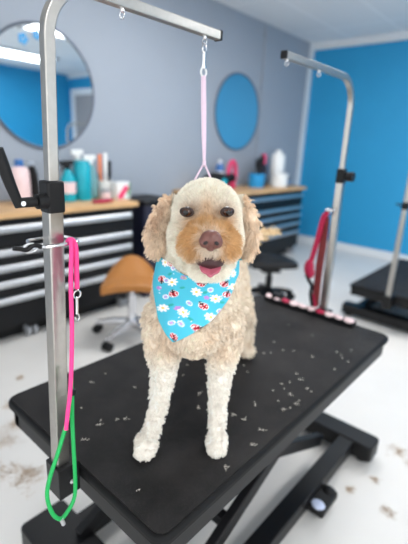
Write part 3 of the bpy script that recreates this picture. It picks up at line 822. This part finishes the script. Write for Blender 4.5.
def ladybird(px, pz, rot, R=.0082, red=(206, 38, 58)):
    u, v, ok = motif(px, pz); c_, s2 = math.cos(rot), math.sin(rot); U = u * c_ + v * s2; W = -u * s2 + v * c_
    cols[ok & ((U / (R * 1.0)) ** 2 + (W / R) ** 2 < 1.15)] = C((250, 236, 236))
    cols[ok & ((U / (R * .98)) ** 2 + (W / R) ** 2 < .92)] = C(red)
    cols[ok & ((U / (R * .98)) ** 2 + (W / R) ** 2 < .92) & (np.abs(W) < R * .1)] = C((30, 16, 20))
    for a, b in ((-.3, .5), (-.3, -.5), (.3, .45), (.3, -.45), (-.75, .2)):
        cols[ok & ((U - a * R) ** 2 + (W - b * R) ** 2 < (R * .17) ** 2)] = C((252, 250, 250))
    hd = ok & ((U - R * .95) ** 2 + W ** 2 < (R * .5) ** 2); cols[hd] = C((26, 20, 26))
    for b in (.28, -.28): cols[ok & ((U - R * 1.05) ** 2 + (W - b * R) ** 2 < (R * .15) ** 2)] = C((240, 240, 240))


def leafy(px, pz, rot):
    u, v, ok = motif(px, pz); c_, s2 = math.cos(rot), math.sin(rot); U = u * c_ + v * s2; W = -u * s2 + v * c_
    cols[ok & ((U / .005) ** 2 + (W / .003) ** 2 < 1)] = C((54, 168, 160))


for q in ((-.031, .424, .3), (.016, .412, 0), (.055, .395, .5), (-.007, .366, .2), (.088, .440, .1), (-.046, .461, 0), (-.049, .363, .4), (.046, .358, .6), (.098, .408, .2)): daisy(q[0], q[1], rot=q[2])
for q in ((-.028, .400, 2.2), (.032, .382, 1.9), (.070, .424, .5), (.021, .338, .1), (-.053, .424, -1.2), (.077, .398, .8), (.023, .432, .0), (-.024, .313, -1.7), (-.034, .470, 1.5)): ladybird(q[0], q[1], q[2])
for q in ((.003, .386), (.043, .417), (-.044, .388), (-.029, .455), (-.043, .424), (-.012, .343), (.064, .366), (-.030, .340)): ringflower(*q)
for q in ((-.019, .372), (-.010, .440), (.074, .444), (.036, .400), (-.058, .402)): lilac(*q)
for q in ((.033, .412, .6), (.068, .383, -.4), (-.010, .418, .3), (.008, .355, -.5), (-.036, .440, 1), (.05, .435, -.6), (-.033, .375, .8)): leafy(*q)
rs = np.random.RandomState(5)
for _ in range(26):
    a = rs.uniform(-1, 1) * .9; u, v, ok = motif(.02 + .1 * math.sin(a), rs.uniform(.33, .46)); disc(u, v, ok, .0014, (238, 246, 250))
set_tint(bme, cols); bme.materials.append(M['cloth'])
ban = bpy.data.objects.new('bandana', bme); link(ban, dog); ban['label'] = 'teal cotton bandana printed with daisies and ladybirds'
so = ban.modifiers.new('solidify', 'SOLIDIFY'); so.thickness = .0012
bvh_ban = BVHTree.FromPolygons([tuple(v) for v in V_], F_)

# face parts
for k in range(2):
    c = EYE[k]; sx = -1 if k == 0 else 1
    rot = Euler((math.radians(8), 0, math.radians(sx * 16)))
    e = obj('eye', ell(BM(), (0, 0, 0), (.0093, .0098, .0084), u=32, v=24), M['eye'], dog); e.location = c; e.rotation_euler = rot
    bm = BM()
    pts = [(math.cos(a) * .0100, -.0048 + .003 * abs(math.cos(a)), math.sin(a) * .0060) for a in np.linspace(0, 2 * PI, 28, endpoint=False)]
    tube(bm, pts, .0026, 8, closed=True)
    l = obj('eyelid', bm, M['lid'], e)
nb = BM()
ell(nb, NOSE + np.array((0, .004, .001)), (.0165, .014, .0135), u=28, v=20); ell(nb, NOSE + np.array((-.0085, .002, -.003)), (.0098, .012, .0105)); ell(nb, NOSE + np.array((.0085, .002, -.003)), (.0098, .012, .0105)); ell(nb, NOSE + np.array((0, .004, -.010)), (.008, .009, .009))
nm = bpy.data.meshes.new('n'); nb.to_mesh(nm); nb.free(); no_ = bpy.data.objects.new('n', nm); COL.objects.link(no_)
r = no_.modifiers.new('r', 'REMESH'); r.mode = 'VOXEL'; r.voxel_size = .0012; s_ = no_.modifiers.new('s', 'SMOOTH'); s_.iterations = 5
dg = bpy.context.evaluated_depsgraph_get(); nm2 = bpy.data.meshes.new_from_object(no_.evaluated_get(dg)); bpy.data.objects.remove(no_)
nm2.name = 'nose'; nm2.materials.clear(); nm2.materials.append(M['nose']); nm2.polygons.foreach_set('use_smooth', [True] * len(nm2.polygons))
nose = bpy.data.objects.new('nose', nm2); link(nose, dog)
for sx in (-1, 1): obj('nostril', ell(BM(), NOSE + np.array((sx * .0085, -.0085, -.003)), (.0042, .003, .003), Euler((0, sx * .5, sx * .5))), M['nostril'], nose)
MOUTH = np.array((.0365, -.128, .4985))
obj('mouth', ell(BM(), MOUTH + np.array((0, .012, .002)), (.0270, .034, .0185)), M['mouth'], dog)
bm = BM(); nu, nv_ = 14, 12; g = []
for i in range(nu + 1):
    t = i / nu; row = []
    for j in range(nv_ + 1):
        u = j / nv_ * 2 - 1; wd = .0185 * math.sqrt(max(0, 1 - max(0, (t - .5) / .502) ** 3.2))
        row.append(bm.verts.new((MOUTH[0] + u * wd, -.100 - .056 * t, .4985 - .006 * t - .010 * t ** 3 - .0035 * (1 - abs(u)) ** 2 * 1.2 + .002 * (1 - u * u))))
    g.append(row)
for i in range(nu):
    for j in range(nv_): bm.faces.new((g[i][j], g[i + 1][j], g[i + 1][j + 1], g[i][j + 1]))
tg = obj('tongue', bm, M['tongue'], dog, auto=False); so = tg.modifiers.new('solidify', 'SOLIDIFY'); so.thickness = .005; so.offset = -1
sb = tg.modifiers.new('subsurf', 'SUBSURF'); sb.levels = 1; sb.render_levels = 1

# coat of curls
N = 150000
A_, B_, Cc = co[tri[:, 0]], co[tri[:, 1]], co[tri[:, 2]]
nrm = np.cross(B_ - A_, Cc - A_); area = np.linalg.norm(nrm, axis=1) + 1e-12; nrm /= area[:, None]
ctr = (A_ + B_ + Cc) / 3
wt = area * np.where(ctr[:, 1] < .13, 2.6, 1.0) * np.where(ctr[:, 2] > .44, 1.5, 1.0)
idx = _rng.choice(len(tri), N, p=wt / wt.sum())
u = _rng.rand(N, 2); fl = u.sum(1) > 1; u[fl] = 1 - u[fl]
root = A_[idx] + (B_[idx] - A_[idx]) * u[:, :1] + (Cc[idx] - A_[idx]) * u[:, 1:]
nr = nrm[idx]
keep = root[:, 2] > .004
for c in EYE:
    dd = (root - c) / np.array((1.15, 1, .8)); keep &= np.linalg.norm(dd, axis=1) > .0125
keep &= np.linalg.norm((root - NOSE) / np.array((1.15, 1, 1)), axis=1) > .0175
mm = (root - MOUTH) / np.array((.026, .07, .0165)); keep &= ~(((mm ** 2).sum(1) < 1) & (root[:, 1] < -.085))
root, nr = root[keep], nr[keep]
cov = np.zeros(len(root), bool)
sel = np.where((root[:, 2] > .29) & (root[:, 2] < .51))[0]
for k in sel:
    if bvh_ban.ray_cast(Vector(root[k]) + Vector(nr[k]) * .0005, Vector(nr[k]), .03)[0] is not None: cov[k] = True
root, nr = root[~cov], nr[~cov]; n = len(root)
ear, head, leg, tail = regions(root); x, y, z = root.T
muz = sm(-y, .085, .11) * head
groom = np.stack([(x - .03) * 1.5, .35 + 0 * x, -.75 + 0 * x], 1)
hd = np.stack([(x - .029) * 8, (y + .02) * 4 + .25, (z - .545) * 5 + .1], 1)
mz = np.stack([(x - .034) * 10, .35 + 0 * x, -.75 + sm(z, .535, .56) * 1.5], 1)
er_ = np.stack([(x - .029) * 2.0, -.10 + 0 * x, -1.1 + 0 * x], 1)
lg = np.stack([0 * x, 0 * x, -.7 + 0 * x], 1)
tl = np.stack([1 + 0 * x, .1 + 0 * x, -.35 + 0 * x], 1)
for wgt, d in ((head, hd), (muz, mz), (ear, er_), (leg, lg), (tail, tl)): groom = groom * (1 - wgt[:, None]) + d * wgt[:, None]
for c in EYE:   # hair parts around the eyes
    q = root - c; f = np.exp(-(np.linalg.norm(q, axis=1) / .02) ** 2)[:, None]; groom = groom * (1 - f) + q / .012 * f
groom = groom - nr * (groom * nr).sum(1)[:, None]
length = .0125 + 0 * x
for wgt, l in ((head, .0105), (muz, .015), (ear, .0125), (leg, .0085), (tail, .024)): length = length * (1 - wgt) + l * wgt
length = np.where((z < .03) & (y < .1), .006, length)
chin = head * (1 - sm(z, .472, .484)) * (1 - sm(y, -.06, -.03)); length += chin * .004
for c in EYE: length *= 1 - .62 * np.exp(-(np.linalg.norm(root - c, axis=1) / .017) ** 2)
length *= 1 - .5 * np.exp(-(np.linalg.norm(root - NOSE, axis=1) / .024) ** 2)
length *= 1 - .35 * muz * np.exp(-((x - .0365) / .03) ** 2) * (1 - sm(z, .515, .53))
length *= .75 + .5 * _rng.rand(n)
curl = 1 - .72 * head * (1 - muz * .3)
cl = vnoise3(root, 75, 31) * 1.3 + vnoise3(root, 150, 41) * .7
d0 = nr * (.85 - .25 * ear - .2 * muz)[:, None] + groom * .55 + cl * (.75 * curl + .28)[:, None] * .8 + _rng.randn(n, 3) * .13
d0 /= np.linalg.norm(d0, axis=1)[:, None]
side = np.cross(d0, np.array((.3, .2, .93))); side /= np.linalg.norm(side, axis=1)[:, None] + 1e-9; bi = np.cross(d0, side)
ph = vnoise(root, 60, 51) * 9 + _rng.rand(n) * .8
KP = 6; pos = np.zeros((n, KP, 3)); radv = np.zeros((n, KP))
for k in range(KP):
    s = k / (KP - 1)
    g_ = root + d0 * (length * s * (1 - .25 * s))[:, None] + groom * (length * .45 * s * s)[:, None]
    a = ph + s * 4.6; rr = length * .26 * curl * s
    g_ = g_ + side * (np.cos(a) * rr)[:, None] + bi * (np.sin(a) * rr)[:, None]
    g_[:, 2] = np.maximum(g_[:, 2], .0015)
    pos[:, k] = g_; radv[:, k] = .00042 * (1 - .72 * s)
from mathutils.kdtree import KDTree
NC = 11000; cid = _rng.choice(n, NC, replace=False); kd = KDTree(NC)
for q_, c_ in enumerate(cid): kd.insert(Vector(root[c_]), q_)
kd.balance()
near = np.array([cid[kd.find(Vector(v))[1]] for v in root])
off = root - root[near]; far_off = np.linalg.norm(off, axis=1) > .02; off[far_off] = 0
cw = (.15 + .6 * (curl - .28) / .72 * (1 - muz))
for k in range(KP):
    s = k / (KP - 1); pull = cw * s ** .8
    same = pos[near, k] + off * .9
    pos[:, k] = pos[:, k] * (1 - pull)[:, None] + (same - off * .75) * pull[:, None]
pos[:, :, 2] = np.maximum(pos[:, :, 2], .0015)
hc = bpy.data.hair_curves.new('curly_fur')
hc.add_curves([KP] * n)
hc.attributes['position'].data.foreach_set('vector', pos.astype(np.float32).ravel())
ra = hc.attributes.get('radius') or hc.attributes.new('radius', 'FLOAT', 'POINT'); ra.data.foreach_set('value', radv.astype(np.float32).ravel())
ct_ = coat(root) * (.86 + .26 * _rng.rand(n) + .34 * (vnoise(root, 120, 61) - .5) * (1 - .6 * head))[:, None]
ta = hc.attributes.new('tint', 'FLOAT_COLOR', 'CURVE'); ta.data.foreach_set('color', np.concatenate([np.clip(ct_, 0, .97), np.ones((n, 1))], 1).astype(np.float32).ravel())
hc.materials.append(M['coat'])
fur = bpy.data.objects.new('curly_fur', hc); link(fur, dog)

# V of the noose passing behind the head to the neck
def dl(p): return dog.matrix_basis @ Vector(p)
bpy.context.view_layer.update()
noose = bpy.data.objects['grooming_noose']
vb = BM()
for sx in (-1, 1):
    tube(vb, smooth_path([K, dl((.022 + sx * .022, .102, .60)), dl((.024 + sx * .045, .092, .555)), dl((.024 + sx * .062, .06, .505))], 5), .0022, 8)
obj('neck_loop', vb, M['pale_pink'], noose)

# ------------------------------------------------------------------ clipped hair
def tufts(name, spots, label, z, col, L, m, spread, group_n):
    bm = BM()
    for (px, py, s) in spots:
        for k in range(group_n):
            a = random.uniform(0, 2 * PI); c0 = Vector((px + random.gauss(0, spread * s), py + random.gauss(0, spread * s), z))
            l = L * s * random.uniform(.5, 1.2); b = random.uniform(-1.4, 1.4)
            pts = [c0 + Vector((math.cos(a + b * t) * l * t, math.sin(a + b * t) * l * t, .001 + .003 * s * math.sin(PI * t) * random.random())) for t in (0, .33, .66, 1)]
            sweep(bm, pts, circ(4, m), scale=[1, 1, .8, .4])
    o = obj(name, bm, col); tag(o, label, 'hair', kind='stuff'); return o
M['clip'] = mat('clipped_hair', (226, 218, 206), .8); M['tan_hair'] = mat('tan_hair', (182, 158, 132), .9, var=.1)
sp = [(x_, y_, 1.0) for x_, y_ in ((.768, .66), (.765, .53), (.61, .43), (.771, .445), (.772, .499), (.958, .473), (.845, .518), (.498, .746), (.557, .714), (.856, .683), (.442, .725), (1.051, .493), (.71, .43), (.93, .44), (.88, .45), (.72, .62))]
random.seed(9)
sp += [(px_, py_, s_) for px_, py_, s_ in ((random.uniform(.42, 1.4), random.uniform(.43, .95), random.uniform(.3, .6)) for _ in range(55)) if not (.45 < px_ < .75 and .42 < py_ < .68)]
tufts('hair_clippings', sp, 'short pale hair clippings scattered over the black table mat', S + .0012, M['clip'], .007, .0006, .0035, 6)
spf = [(.674, 1.704, 1), (.529, 1.453, 1.2), (.552, 1.355, 1.2), (.597, 1.636, 1.1), (.59, 1.375, 1), (1.419, .241, .6), (1.79, .319, .8), (1.419, .39, .4), (.875, 2.076, .6), (.726, 1.871, .8), (1.545, .335, .4), (1.75, .25, .5), (1.62, .2, .4), (.48, 1.6, 1)]
tufts('loose_floor_hair', spf, 'tan wisps of loose dog hair lying on the white floor', .0015, M['tan_hair'], .035, .0007, .022, 45)
